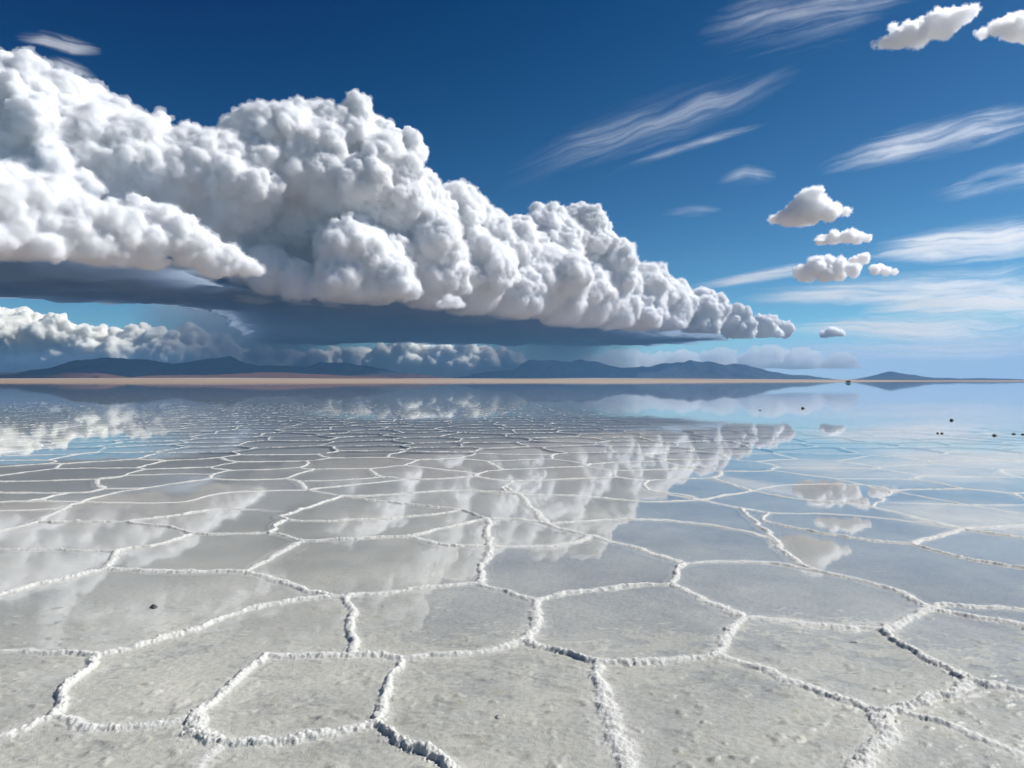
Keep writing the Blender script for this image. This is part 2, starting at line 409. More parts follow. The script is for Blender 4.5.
# end of the fan and its side flaps go down to the wide sheet below
mat_rows = np.ones(GX.shape, bool)
def salt_material():
    m, nt, out = mat_new('salt_crust')
    tc = N(nt, 'ShaderNodeTexCoord')
    at = N(nt, 'ShaderNodeAttribute', attribute_name='ridge')
    n1 = N(nt, 'ShaderNodeTexNoise'); n1.inputs['Scale'].default_value = 2.4; n1.inputs['Detail'].default_value = 6; n1.inputs['Roughness'].default_value = .65
    n2 = N(nt, 'ShaderNodeTexNoise'); n2.inputs['Scale'].default_value = 38; n2.inputs['Detail'].default_value = 4
    n3 = N(nt, 'ShaderNodeTexNoise'); n3.inputs['Scale'].default_value = 150; n3.inputs['Detail'].default_value = 3
    for n in (n1, n2, n3): L(nt, tc, 'Object', n, 'Vector')
    r1 = N(nt, 'ShaderNodeValToRGB'); e = r1.color_ramp.elements
    e[0].position = .30; e[0].color = (.44, .44, .41, 1); e[1].position = .72; e[1].color = (.56, .55, .485, 1)
    L(nt, n1, 0, r1, 0)
    r2 = N(nt, 'ShaderNodeValToRGB'); e = r2.color_ramp.elements
    e[0].position = .30; e[0].color = (.80, .80, .78, 1); e[1].position = .62; e[1].color = (1.06, 1.05, 1.03, 1)
    L(nt, n2, 0, r2, 0)
    mu = N(nt, 'ShaderNodeMixRGB', blend_type='MULTIPLY'); mu.inputs[0].default_value = .8
    n0 = N(nt, 'ShaderNodeTexNoise'); n0.inputs['Scale'].default_value = .7; n0.inputs['Detail'].default_value = 3; L(nt, tc, 'Object', n0, 'Vector')
    r0 = N(nt, 'ShaderNodeValToRGB'); e = r0.color_ramp.elements; e[0].position = .38; e[0].color = (.86, .86, .85, 1); e[1].position = .64; e[1].color = (1.1, 1.09, 1.06, 1); L(nt, n0, 0, r0, 0)
    n9 = N(nt, 'ShaderNodeTexNoise'); n9.inputs['Scale'].default_value = 9; n9.inputs['Detail'].default_value = 5; n9.inputs['Roughness'].default_value = .7; L(nt, tc, 'Object', n9, 'Vector')
    r9 = N(nt, 'ShaderNodeValToRGB'); e = r9.color_ramp.elements; e[0].position = .56; e[0].color = (1, 1, 1, 1); e[1].position = .74; e[1].color = (.93, .86, .70, 1); L(nt, n9, 0, r9, 0)
    m0 = N(nt, 'ShaderNodeMixRGB', blend_type='MULTIPLY'); m0.inputs[0].default_value = 1; L(nt, r1, 0, m0, 1); L(nt, r0, 0, m0, 2)
    m9 = N(nt, 'ShaderNodeMixRGB', blend_type='MULTIPLY'); m9.inputs[0].default_value = .8; L(nt, m0, 0, m9, 1); L(nt, r9, 0, m9, 2)
    L(nt, m9, 0, mu, 1); L(nt, r2, 0, mu, 2)
    r3 = N(nt, 'ShaderNodeValToRGB'); e = r3.color_ramp.elements
    e[0].position = .28; e[0].color = (.46, .455, .41, 1); e[1].position = .6; e[1].color = (.70, .69, .645, 1)
    L(nt, n3, 0, r3, 0)
    mx = N(nt, 'ShaderNodeMixRGB'); L(nt, at, 'Fac', mx, 0); L(nt, mu, 0, mx, 1); L(nt, r3, 0, mx, 2)
    b = N(nt, 'ShaderNodeBsdfPrincipled'); L(nt, mx, 0, b, 'Base Color'); mr = N(nt, 'ShaderNodeMapRange'); mr.inputs['To Min'].default_value = .24; mr.inputs['To Max'].default_value = .85; L(nt, at, 'Fac', mr, 0); L(nt, mr, 0, b, 'Roughness')
    b.inputs['IOR'].default_value = 1.34
    ad = N(nt, 'ShaderNodeMath', operation='ADD'); L(nt, n2, 0, ad, 0); L(nt, n3, 0, ad, 1)
    bu = N(nt, 'ShaderNodeBump'); bu.inputs['Strength'].default_value = .55; bu.inputs['Distance'].default_value = .006
    L(nt, ad, 0, bu, 'Height'); L(nt, bu, 0, b, 'Normal')
    L(nt, b, 0, out, 'Surface')
    return m
M_salt = salt_material()
def set_smooth_grid(name, x, y, z, nr, nc, mat, attrs):
    return mesh_from(name, np.stack([x, y, z], 1), grid_faces(nr, nc).ravel(), 4, mat, True, attrs)
o = set_smooth_grid('salt_crust', gx, gy, gz, NR, NC, M_salt, {'ridge': rmask}); tag(o, kind='structure')

# the wide salt bed underneath, out to the foot of the hills
m, nt, out = mat_new('salt_bed')
tc = N(nt, 'ShaderNodeTexCoord'); n1 = N(nt, 'ShaderNodeTexNoise'); n1.inputs['Scale'].default_value = .35; n1.inputs['Detail'].default_value = 7
L(nt, tc, 'Object', n1, 'Vector')
r1 = N(nt, 'ShaderNodeValToRGB'); e = r1.color_ramp.elements
e[0].position = .3; e[0].color = (.44, .44, .41, 1); e[1].position = .7; e[1].color = (.51, .50, .445, 1)
b = N(nt, 'ShaderNodeBsdfPrincipled'); b.inputs['Roughness'].default_value = .8; L(nt, n1, 0, r1, 0); L(nt, r1, 0, b, 'Base Color'); L(nt, b, 0, out, 'Surface')
yb = np.concatenate([np.linspace(-1500, -2, 6), np.linspace(0, 15, 6), 15 * (22000 / 15) ** (np.arange(1, 60) / 59)])
xb = np.concatenate([-np.geomspace(30000, 2, 40), np.geomspace(2, 30000, 40)])
BX, BY = np.meshgrid(xb, yb)
o = mesh_from('salt_bed', np.stack([BX.ravel(), BY.ravel(), np.full(BX.size, -.045)], 1), grid_faces(*BX.shape).ravel(), 4, m); tag(o, kind='structure')

# farther ridges, swept along their paths (rounded crusts standing on the bed)
vs, fs, at_ = [], [], []; base = 0
prof_d = np.array([-1.5, -1.0, -.55, 0, .55, 1.0, 1.5]); prof_h = np.array([0, .35, .85, 1.0, .85, .35, 0])
for p in paths:
    if p[:, 1].mean() < R1 - .6 or p[:, 1].min() < R1 - 1.2: 
        if not (p[:, 1].max() > R1 or np.abs(p[:, 0] / (np.maximum(p[:, 1], .1) + .9)).max() > UM): continue
    st = ridge_strength(p[:, 0], p[:, 1])
    if st.max() < .05: continue
    step = 1 if p[:, 1].mean() < 25 else 2
    p = p[::step] if len(p) > 6 else p; st = ridge_strength(p[:, 0], p[:, 1])
    t = np.gradient(p, axis=0); t /= np.maximum(np.hypot(*t.T), 1e-9)[:, None]; nn = np.stack([-t[:, 1], t[:, 0]], 1)
    kk = rr.uniform(0, 500); L_ = np.arange(len(p)) * .045 * step
    w_ = (.024 + .026 * rr.random()) * (.6 + .8 * fbm(L_ * 3 + kk, L_ * 0, oct=3, s=24)) * (1 + .014 * p[:, 1])
    h_ = .0125 * (.35 + 1.1 * fbm(L_ * 2.2 + kk, L_ * 0, oct=3, s=25)) * (1 + .010 * p[:, 1]) * st
    n_ = len(p); m_ = len(prof_d)
    jit = 1 + (rng.random((n_, m_)) - .5) * .5
    q = p[:, None, :] + nn[:, None, :] * (prof_d[None, :] * w_[:, None])[:, :, None]
    z = -.03 + (.024 + h_)[:, None] * prof_h[None, :] * jit
    vs.append(np.concatenate([q.reshape(-1, 2), z.reshape(-1, 1)], 1)); fs.append(grid_faces(n_, m_) + base); base += n_ * m_
    at_.append(np.clip((z.ravel() + .02) / .02, 0, 1) * np.repeat(np.interp(p[:, 1], [15, 45], [.95, .6]), m_))
o = mesh_from('salt_ridge_crust', np.concatenate(vs), np.concatenate(fs).ravel(), 4, M_salt, True, {'ridge': np.concatenate(at_)}); tag(o, kind='structure')

# the film of brine standing on the flat
m, nt, out = mat_new('brine')
tc = N(nt, 'ShaderNodeTexCoord')
ge = N(nt, 'ShaderNodeNewGeometry')                       # water's reflectance by Schlick's rule, the same from both sides of the film
dt = N(nt, 'ShaderNodeVectorMath', operation='DOT_PRODUCT'); L(nt, ge, 'Normal', dt, 0); L(nt, ge, 'Incoming', dt, 1)
ab = N(nt, 'ShaderNodeMath', operation='ABSOLUTE'); L(nt, dt, 'Value', ab, 0)
om = N(nt, 'ShaderNodeMath', operation='SUBTRACT'); om.inputs[0].default_value = 1; L(nt, ab, 0, om, 1)
pw = N(nt, 'ShaderNodeMath', operation='POWER'); L(nt, om, 0, pw, 0); pw.inputs[1].default_value = 5
fr = N(nt, 'ShaderNodeMath', operation='MULTIPLY_ADD'); L(nt, pw, 0, fr, 0); fr.inputs[1].default_value = .979; fr.inputs[2].default_value = .021
gl = N(nt, 'ShaderNodeBsdfGlossy'); gl.inputs['Roughness'].default_value = .02; gl.inputs['Color'].default_value = (1, 1, 1, 1)
tr = N(nt, 'ShaderNodeBsdfTransparent'); mx = N(nt, 'ShaderNodeMixShader')
mp = N(nt, 'ShaderNodeMapping'); mp.inputs['Scale'].default_value = (1, 1, 1); L(nt, tc, 'Object', mp, 'Vector')
w1 = N(nt, 'ShaderNodeTexNoise'); w1.inputs['Scale'].default_value = 5; w1.inputs['Detail'].default_value = 4; L(nt, mp, 0, w1, 'Vector')
bu = N(nt, 'ShaderNodeBump'); bu.inputs['Strength'].default_value = .06; bu.inputs['Distance'].default_value = .003; L(nt, w1, 0, bu, 'Height')
L(nt, bu, 0, gl, 'Normal')
L(nt, fr, 0, mx, 0); L(nt, tr, 0, mx, 1); L(nt, gl, 0, mx, 2); L(nt, mx, 0, out, 'Surface')
# its far edge: irregular, nearer on the left where the dry flat begins
ang = np.linspace(-1.35, 1.35, 240)
u_ = np.tan(ang * .82)
edge_Y = np.interp(u_, [-3, -.75, -.2, .1, .45, .8, 3], [420, 430, 470, 600, 1100, 1500, 1500]) * (.8 + .4 * fbm(ang * 9, ang * 0, oct=4, s=77))
rows = np.geomspace(1.0, 1, 1)
ts = np.concatenate([[0], np.geomspace(.002, 1, 30)])
WX = (u_[None, :] * (edge_Y[None, :] * ts[:, None])) + np.linspace(-60, 60, 240)[None, :] * (1 - ts[:, None]); WY = -40 + (edge_Y[None, :] + 40) * ts[:, None]
o = mesh_from('water', np.stack([WX.ravel(), WY.ravel(), np.zeros(WX.size)], 1), grid_faces(*WX.shape).ravel(), 4, m, False); tag(o, kind='structure')

# the dry salt plain beyond the water, rising gently to the hills
m, nt, out = mat_new('dry_salt_plain')
tc = N(nt, 'ShaderNodeTexCoord'); n1 = N(nt, 'ShaderNodeTexNoise'); n1.inputs['Scale'].default_value = .0012; n1.inputs['Detail'].default_value = 8
mp = N(nt, 'ShaderNodeMapping'); mp.inputs['Scale'].default_value = (.3, 1, 1); L(nt, tc, 'Object', mp, 'Vector'); L(nt, mp, 0, n1, 'Vector')
r1 = N(nt, 'ShaderNodeValToRGB'); e = r1.color_ramp.elements
e[0].position = .35; e[0].color = (.22, .135, .085, 1); e[1].position = .62; e[1].color = (.46, .38, .30, 1)
b = N(nt, 'ShaderNodeBsdfPrincipled'); b.inputs['Roughness'].default_value = .9; L(nt, n1, 0, r1, 0); L(nt, r1, 0, b, 'Base Color'); L(nt, b, 0, out, 'Surface')
ts = np.concatenate([np.linspace(0, 1, 40) ** 2.2]); end_Y = 21500
DX = u_[None, :] * ((edge_Y[None, :] - 25) + (end_Y - edge_Y[None, :]) * ts[:, None]); DY = (edge_Y[None, :] - 25) + (end_Y - edge_Y[None, :]) * ts[:, None]
lift = np.interp(u_, [-.8, -.2, .2, .6, .9], [1, 1, .75, .22, .12])
DZ = .006 + lift[None, :] * (np.clip(DY - 900, 0, None) / 20000) ** 1.1 * 105 * (.7 + .6 * fbm(DX / 2500, DY / 2500, oct=4, s=78)) + .0004 * np.clip(DY - edge_Y[None, :], 0, 900)
ok = np.abs(DX) < 30000
o = mesh_from('salt_plain', np.stack([np.clip(DX, -30000, 30000).ravel(), DY.ravel(), DZ.ravel()], 1), grid_faces(*DX.shape).ravel(), 4, m); tag(o, kind='structure')

# ------------------------------------------------------------------ hills
def hill_material(name, dark, light, foot):
    m, nt, out = mat_new(name)
    tc = N(nt, 'ShaderNodeTexCoord'); n1 = N(nt, 'ShaderNodeTexNoise'); n1.inputs['Scale'].default_value = .0016; n1.inputs['Detail'].default_value = 9; n1.inputs['Roughness'].default_value = .6
    L(nt, tc, 'Object', n1, 'Vector')
    r1 = N(nt, 'ShaderNodeValToRGB'); e = r1.color_ramp.elements; e[0].position = .4; e[0].color = (*dark, 1); e[1].position = .68; e[1].color = (*light, 1); L(nt, n1, 0, r1, 0)
    sx = N(nt, 'ShaderNodeSeparateXYZ'); L(nt, tc, 'Object', sx, 0)
    ad = N(nt, 'ShaderNodeMath', operation='MULTIPLY_ADD'); ad.inputs[1].default_value = 260; L(nt, n1, 0, ad, 0); L(nt, sx, 2, ad, 2)
    mr = N(nt, 'ShaderNodeMapRange'); mr.inputs['From Min'].default_value = 210; mr.inputs['From Max'].default_value = 330; L(nt, ad, 0, mr, 0)
    mx = N(nt, 'ShaderNodeMixRGB'); L(nt, mr, 0, mx, 0); mx.inputs[1].default_value = (*foot, 1); L(nt, r1, 0, mx, 2)
    b = N(nt, 'ShaderNodeBsdfPrincipled'); b.inputs['Roughness'].default_value = .95; b.inputs['Specular IOR Level'].default_value = .1
    L(nt, mx, 0, b, 'Base Color'); L(nt, b, 0, out, 'Surface')
    return m
def hills(name, prof, Y, depth, mat, seed, rough=.26):
    px = np.array([q[0] for q in prof], float); hh = (HY - np.array([q[1] for q in prof], float)) / F * Y
    xs = np.linspace((px[0] - CX) / F * Y, (px[-1] - CX) / F * Y, int((px[-1] - px[0]) * 1.3))
    crest = np.interp(xs, (px - CX) / F * Y, hh)
    k = np.hanning(7); k /= k.sum(); crest = np.convolve(np.pad(crest, 3, 'edge'), k, 'valid')
    crest = crest * (1 + rough * 1.1 * (fbm(xs / 480, xs * 0, oct=4, s=seed + 31) - .5))
    v = np.linspace(-1, 1, 90)
    X = np.broadcast_to(xs[None, :], (len(v), len(xs))); V = np.broadcast_to(v[:, None], X.shape)
    wob = (fbm(X / 2600, V * 0, oct=3, s=seed) - .5) * depth * .5
    Yv = Y + V * depth + wob
    prof_ = np.clip(1 - np.abs(V), 0, 1) ** 1.15
    spur = 1 - np.abs(2 * fbm(X / 1500, Yv / 1900, oct=5, s=seed + 1) - 1)
    Z = crest[None, :] * prof_ * (1 + rough * 2.2 * (spur - .75) * (1 - prof_)) + (fbm(X / 420, Yv / 420, oct=4, s=seed + 2) - .5) * crest[None, :] * rough * 1.2
    Z = Z - 12 + 0 * X
    o = mesh_from(name, np.stack([X.ravel(), Yv.ravel(), Z.ravel()], 1), grid_faces(*X.shape).ravel(), 4, mat); tag(o, kind='structure')
    return o
MH1 = hill_material('dark_hill_ground', (.004, .007, .014), (.022, .025, .034), (.07, .03, .02))
MH2 = hill_material('hill_ground', (.016, .022, .030), (.036, .040, .050), (.04, .038, .036))
hills('hills', [(-160,374),(-60,372),(0,372),(40,368),(62,363),(85,358),(110,357),(135,359),(165,363),(190,361),(215,358.5),(237,358),(262,364),(285,366),(305,366),(320,363),(350,363),(378,367),(405,372),(445,376),(480,379)], 13000, 1900, MH1, 201)
hills('hills', [(-200,377),(-60,375),(10,374),(55,374),(70,371.5),(100,372),(130,376),(200,373.5),(260,371.5),(300,372.5),(350,375),(420,378),(450,380)], 9800, 800, hill_material('red_hill_ground', (.055, .022, .013), (.12, .048, .03), (.12, .055, .034)), 207)
hills('hills', [(440,379),(465,376),(482,371),(500,371),(514,368),(522,362),(530,359.5),(545,361),(562,360.5),(580,360),(600,363),(625,365),(642,366),(660,363.5),(680,363),(690,359.5),(703,358),(714,360),(722,362.5),(745,365),(770,371),(800,375),(840,379)], 19500, 1500, MH2, 213)
hills('hills', [(835,380),(855,378.5),(870,374.5),(888,371),(905,373.5),(930,377),(960,378),(985,377.5),(1020,378.5),(1100,379),(1200,379)], 18500, 900, MH2, 219)
def volume_mat(name, density, color=(1, 1, 1), absorb=None, g=0.0):
    m, nt, out = mat_new(name)
    b = N(nt, 'ShaderNodeVolumePrincipled')
    b.inputs['Color'].default_value = (*color, 1); b.inputs['Density'].default_value = density; b.inputs['Anisotropy'].default_value = g
    L(nt, b, 0, out, 'Volume')
    m.cycles.homogeneous_volume = True
    return m
M_cloud = volume_mat('cloud_droplets', .034, (1, 1, 1))
M_small = volume_mat('small_cloud_droplets', .036, (1, 1, 1), g=.65)
M_far = volume_mat('far_cloud_droplets', .018, (1, .995, .97))
M_base = volume_mat('shade_tinted_cloud_base', .009, (.60, .70, .80))  # shade of the thick cloud's underside put into a darker, bluer volume colour
M_rain = volume_mat('falling_rain', .00022, (.86, .91, .96))
M_ice = volume_mat('ice_crystals', .004, (1, 1, 1), g=.45)
M_torn = volume_mat('torn_cloud', .012, (1, 1, 1), g=.3)

M_fringe = volume_mat('torn_cloud_edge', .0045, (1, 1, 1))
M_small_fringe = volume_mat('small_cloud_edge', .012, (1, 1, 1), g=.65)

main = lobes_px([
 (-140,150,120,.5),(-60,120,75),(-15,105,45),(15,120,50,-.4),(27,106,48),(50,150,62,.2,0),(78,122,46),(100,150,42,-.2),(128,160,52,.1),(95,205,60,.5,0),(60,215,60,.5,0),(40,190,50,-.5),(172,168,40),(150,220,58,.7,0),(203,166,38),
 (238,184,46),(200,225,62,.9,0),(230,235,50,1.0,0),(262,124,24),(270,142,40),(292,128,26,-.2),(312,138,38,.2),(350,140,40),(388,160,38,.1),(368,195,55,-.3),(268,268,26,-.3,0),(298,278,24,-.6,0),(240,262,22,.2,0),(300,200,66,.7,0),(255,240,60,1.1,0),(380,168,34,-.4),(320,250,60,.9,0),(320,170,40,-.4),
 (402,212,44,-.4),(438,226,44),(470,236,37,.2),(412,255,48,-.5),(362,270,44,-.8),(348,245,26,-1.3),(372,262,24,-1.4),(392,282,26,-1.5),(345,285,30,-1.1),(500,250,37),(470,275,42,-.5),(545,245,35,.2),(582,238,31,.1),(577,216,16,.1),(550,216,16,.1),(540,275,42,-.4),
 (600,280,37),(585,300,30,-.5),(430,278,34,-.9),(640,295,31),(668,306,26),(640,315,24,-.4),(700,312,23),(735,323,17),(765,328,13),(785,330,8),(700,328,16,-.4),(745,334,10,-.3),(775,335,7,-.3),(510,295,30,-.8),(560,305,26,-.6),(615,312,22,-.6),(670,324,15,-.4)
], Ydepth)
main = [(x, y, 1420 + (z - 1420) * .955 - .06 * r, r * .92, d) for x, y, z, r, d in main]
storm = empty('storm_cloud', (*P(300, 300, 12000)[:2], 1250)); bpy.context.view_layer.update()
tag(storm, 'huge white billowing storm cloud with a dark flat base, filling the upper left sky', 'storm cloud')
o = build_cloud('cloud_tower', main, 23, 1420, M_cloud, seed=3, ang=math.radians(30), n1=26, n2=10, fringe=M_fringe); adopt(o, storm)

def slab_cloud(name, poly, zb, thick, ramp, mat, seed, cell=90, rough=1.0):
    poly = np.array(poly, float) * 1000
    lo = poly.min(0) - 600; hi = poly.max(0) + 600
    nx, ny = (np.ceil((hi - lo) / cell).astype(int) + 1)
    X, Y = np.meshgrid(lo[0] + np.arange(nx) * cell, lo[1] + np.arange(ny) * cell)
    x, y = X.ravel(), Y.ravel(); d = np.full(x.size, 1e9)
    for (x0, y0), (x1, y1) in zip(poly, np.roll(poly, -1, 0)):
        ex, ey = x1 - x0, y1 - y0; t = np.clip(((x - x0) * ex + (y - y0) * ey) / (ex * ex + ey * ey), 0, 1)
        d = np.minimum(d, np.hypot(x - x0 - t * ex, y - y0 - t * ey))
    d = np.where(inside(np.stack([x, y], 1), poly), d, -d)
    d = d + 900 * rough * (fbm(x / 1500, y / 1500, oct=5, s=seed) - .5)
    t = thick * np.clip(d / ramp, 0, 1) ** 1.25 * (.7 + .6 * fbm(x / 1800, y / 1800, oct=3, s=seed + 5))
    bot = zb + rough * (330 * (fbm(x / 2600, y / 1500, oct=4, s=seed + 9) - .5) + 260 * (fbm(x / 700, y / 420, oct=5, s=seed + 12, gain=.6) - .5)) + .12 * (thick - t)
    keep = (t > 0).reshape(X.shape); f = grid_faces(ny, nx); f = f[keep.ravel()[f].any(1)]
    n = x.size; v = np.concatenate([np.stack([x, y, bot], 1), np.stack([x, y, bot + t], 1)])
    rim = np.zeros(n, bool); rim[:] = t <= 0
    allf = np.concatenate([f[:, ::-1], f + n])
    ids = np.arange(2 * n); top0 = np.concatenate([rim * 0 > 1, rim]); ids[n:][rim] = np.arange(n)[rim]   # weld the rim
    allf = ids[allf]
    used, inv = np.unique(allf, return_inverse=True)
    return closed_mesh(name, v[used], inv.reshape(-1, 4), mat)
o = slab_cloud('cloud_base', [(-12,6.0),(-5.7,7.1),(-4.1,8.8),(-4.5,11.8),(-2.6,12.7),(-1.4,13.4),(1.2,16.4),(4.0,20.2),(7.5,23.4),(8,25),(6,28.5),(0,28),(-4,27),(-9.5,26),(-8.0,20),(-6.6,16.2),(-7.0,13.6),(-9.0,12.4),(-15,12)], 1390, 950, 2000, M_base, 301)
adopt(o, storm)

shelf = lobes_px([(-60,225,50),(-20,205,38),(8,190,22),(15,215,36),(58,215,30),(75,230,30),(108,232,28),(125,240,26),(150,226,22),(170,235,22),(150,246,24),(185,246,20),(205,255,17),(228,262,14),(245,267,10),(257,271,6),(90,250,26),(30,245,34),(215,268,12)], lambda px: 7300 + px * 7.5)
o = build_cloud('shelf_cloud', shelf, 19, 1380, M_cloud, seed=21, ang=math.radians(22), n1=26, n2=10, fringe=M_fringe)
tag(o, 'low grey based cloud with bright tops before the storm cloud at the left edge', 'cloud')

small = [  # name, label, base height, lobes (pixels), seed
 ('cumulus_cloud', 'solitary triangular white cumulus puff, largest of those to the right of the storm cloud', 2150, [(785,218,7),(797,213,10),(809,204,12),(812,195,7),(821,207,11),(834,211,7),(776,220,5),(846,212,4),(810,215,12),(826,215,8),(795,219,8)], 31),
 ('cumulus_cloud', 'small flat cumulus wisp just below the triangular puff', 2050, [(824,241,6),(836,238,7),(848,237,7),(858,238,6),(866,239,4),(817,244,4)], 32),
 ('cumulus_cloud', 'wide lumpy cumulus with a grey underside, left of two tiny white puffs', 1900, [(803,273,7),(815,268,9),(826,265,9),(838,267,8),(848,271,7),(855,274,4),(825,274,9),(840,276,6),(810,277,6)], 33),
 ('cumulus_cloud', 'tiny round white puff, the upper left of the pair beside the wide lumpy cumulus', 1900, [(854,261,4),(861,259,5),(868,260,4)], 34),
 ('cumulus_cloud', 'tiny flat white puff, the lower right of the pair beside the wide lumpy cumulus', 1900, [(872,271,4.5),(880,269,5),(888,271,4.5),(895,272,3)], 35),
 ('cumulus_cloud', 'bright ragged elongated cloud slanting upward at the top right of the sky', 2600, [(874,51,4),(884,47,6),(897,42,9),(910,36,11),(924,30,12),(938,25,13),(952,21,11),(963,17,8),(970,14,5),(945,33,7),(893,28,4),(905,25,3)], 36),
 ('cumulus_cloud', 'bright white cloud scrap cut by the right edge of the picture near the top', 2600, [(985,33,5),(994,31,7),(1004,27,5),(1014,26,10),(1024,24,13),(1034,30,12),(1020,36,8)], 37),
 ('cumulus_cloud', 'tiny white cloud scrap floating before the dark base of the storm cloud', 1020, [(441,304,4),(449,302,6),(457,303,5.5),(462,305,3)], 38),
 ('cumulus_cloud', 'small faint puff low above the right end of the hills', 1500, [(824,335,4),(832,332,5),(840,334,4)], 39),
]
for nm, lab, H, lb, sd_ in small:
    base = max(b + r * .55 for a, b, r in lb); Yc = F * H / (HY - base)
    lob = lobes_px([(a, b, r, 0, 1) for a, b, r in lb], lambda px: Yc)
    rj = np.random.default_rng(sd_); lob = [(x, y + rj.normal() * r * .8, z, r, d) for x, y, z, r, d in lob]
    ext = (max(q[0] for q in lob) - min(q[0] for q in lob))
    o = build_cloud(nm, lob, max(ext / 150, 4), H, M_small, seed=sd_, n1=20, n2=9, fine=1.7, fringe=M_small_fringe)
    tag(o, lab, 'cloud', 'small clouds on the right' if sd_ != 38 else None)

# far banks low over the hills
def bank(lobs, Y): return lobes_px(lobs, lambda px: Y)
r_ = np.random.default_rng(5)
lb = []
for a in np.arange(-70, 236, 9.0):
    top = np.interp(a, [-70, 0, 30, 60, 90, 120, 135, 160, 200, 236], [305, 311, 314, 322, 330, 334, 326, 332, 336, 344])
    lb.append((a, top + 9 + r_.normal() * 2, 9 + r_.random() * 4, r_.normal() * .5)); lb.append((a + 4, top + 20 + r_.normal() * 2, 10 + r_.random() * 5, -.4 + r_.normal() * .5)); lb.append((a + 2, min(355, top + 33), 10, -.8)); lb.append((a, 363, 11, -1.0))
o = build_cloud('far_cloud_bank', bank(lb, 30000), 70, 380, M_far, seed=41, n1=14, n2=6)
tag(o, 'long low bank of lumpy cream clouds above the dark hills at the far left', 'cloud')
lb = []
for a in np.arange(225, 525, 11.0):
    top = np.interp(a, [225, 300, 380, 440, 500, 525], [350, 352, 346, 345, 350, 360])
    lb.append((a, top + 8 + r_.normal() * 1.5, 8 + r_.random() * 4, r_.normal() * .5)); lb.append((a + 4, top + 20, 11, -.5)); lb.append((a + 2, top + 29, 9, -.6))
o = build_cloud('far_cloud_bank', bank(lb, 36000), 80, 120, M_far, seed=43, n1=12, n2=5)
tag(o, 'pale lumpy cloud bank seen under the storm base behind the rain', 'cloud')
lb = []
for a in np.arange(585, 850, 12.0):
    top = np.interp(a, [585, 640, 700, 760, 850], [352, 350, 350, 347, 352])
    lb.append((a, top + 9 + r_.normal() * 2, 7 + r_.random() * 4, r_.normal() * .5)); lb.append((a + 5, top + 20, 10, .3))
o = build_cloud('far_cloud_bank', bank(lb, 40000), 110, 700, volume_mat('thin_far_cloud', .0016, (.99, .99, .99)), seed=45, n1=10, n2=5)
tag(o, 'thin pale cloud bank low behind the hills right of the rain', 'cloud')

# ------------------------------------------------------------------ sheets of ice cloud: closed bodies whose thickness follows the fibres
def sheet(name, label, line, half, H, tau, seed, cat='cloud', group='thin streaks of high cloud', fibre=(3.0, 9.0), gap=.42, mat=None, ns=520, nt_=170, density=.004, soft=1.0):
    line = np.array(line, float)
    s = np.concatenate([[0], np.cumsum(np.hypot(*np.diff(line, axis=0).T))]); Ls = s[-1]
    S = np.linspace(0, 1, ns); lx = np.interp(S * Ls, s, line[:, 0]); ly = np.interp(S * Ls, s, line[:, 1])
    k = np.hanning(41); k /= k.sum(); lx = np.convolve(np.pad(lx, 20, 'reflect', reflect_type='odd'), k, 'valid'); ly = np.convolve(np.pad(ly, 20, 'reflect', reflect_type='odd'), k, 'valid')
    hw = np.interp(S, np.linspace(0, 1, len(half)), half) * 1.55
    Tt = np.linspace(-1, 1, nt_)
    pxs = np.broadcast_to(lx[None, :], (nt_, ns)); pys = ly[None, :] + Tt[:, None] * hw[None, :]
    Yd = F * H / (HY - pys); X = (pxs - CX) / F * Yd
    a = S[None, :] * Ls / 100 + 0 * pys; b = Tt[:, None] * hw[None, :] / 10 + 0 * pys
    warp = (fbm(a * 2.2, b * .6, oct=4, s=seed + 5) - .5) * 1.0
    n1 = fbm(a * fibre[0] * .5, (b + warp) * fibre[1] * .12, oct=5, s=seed, gain=.58)
    n2 = fbm(a * .9, b * .35, oct=3, s=seed + 9)
    env = (np.exp(-(Tt[:, None] * 2.1) ** 2) - math.exp(-4.41)) * np.clip(np.minimum(S, 1 - S) / .34, 0, 1)[None, :] ** 1.5
    fine_ = fbm(a * .8 + 31 + b * .25, (b + warp * 1.2) * 1.7, oct=5, s=seed + 21, gain=.66)
    mid_ = fbm(a * .8 + 11, (b + warp * 2) * .8, oct=3, s=seed + 27)
    hair = np.clip((fine_ * .7 + .3 * fbm(a * .25 + 5, (b + warp * 1.2) * 4.5, oct=3, s=seed + 33, gain=.6) - .33) * 2.3, 0, 1.3) ** 1.4
    patch = np.clip((n2 * .55 + mid_ * .45 - gap) * 3.4, 0, 1.2) ** 1.3
    th = env * patch * (hair * .9 + .16) * 1.25
    th = np.maximum(th - .012, 0); th[0] = th[-1] = 0; th[:, 0] = th[:, -1] = 0
    el = (HY - pys) / np.hypot(F, pxs - CX)
    t = tau * th * el / density
    zc = H + (fbm(X / 2500, Yd / 2500, oct=2, s=seed + 3) - .5) * H * .01
    n = t.size; x, y = X.ravel(), Yd.ravel(); t = t.ravel(); zc = zc.ravel()
    v = np.concatenate([np.stack([x, y, zc - t / 2], 1), np.stack([x, y, zc + t / 2], 1)])
    f = grid_faces(nt_, ns); f = f[(t > 0)[f].any(1)]
    ids = np.arange(2 * n); ids[n:][t <= 0] = np.arange(n)[t <= 0]
    allf = ids[np.concatenate([f, f[:, ::-1] + n])]
    used, inv = np.unique(allf, return_inverse=True)
    o = closed_mesh(name, v[used], inv.reshape(-1, 4), mat or M_ice)
    tag(o, label, cat, group)
    return o
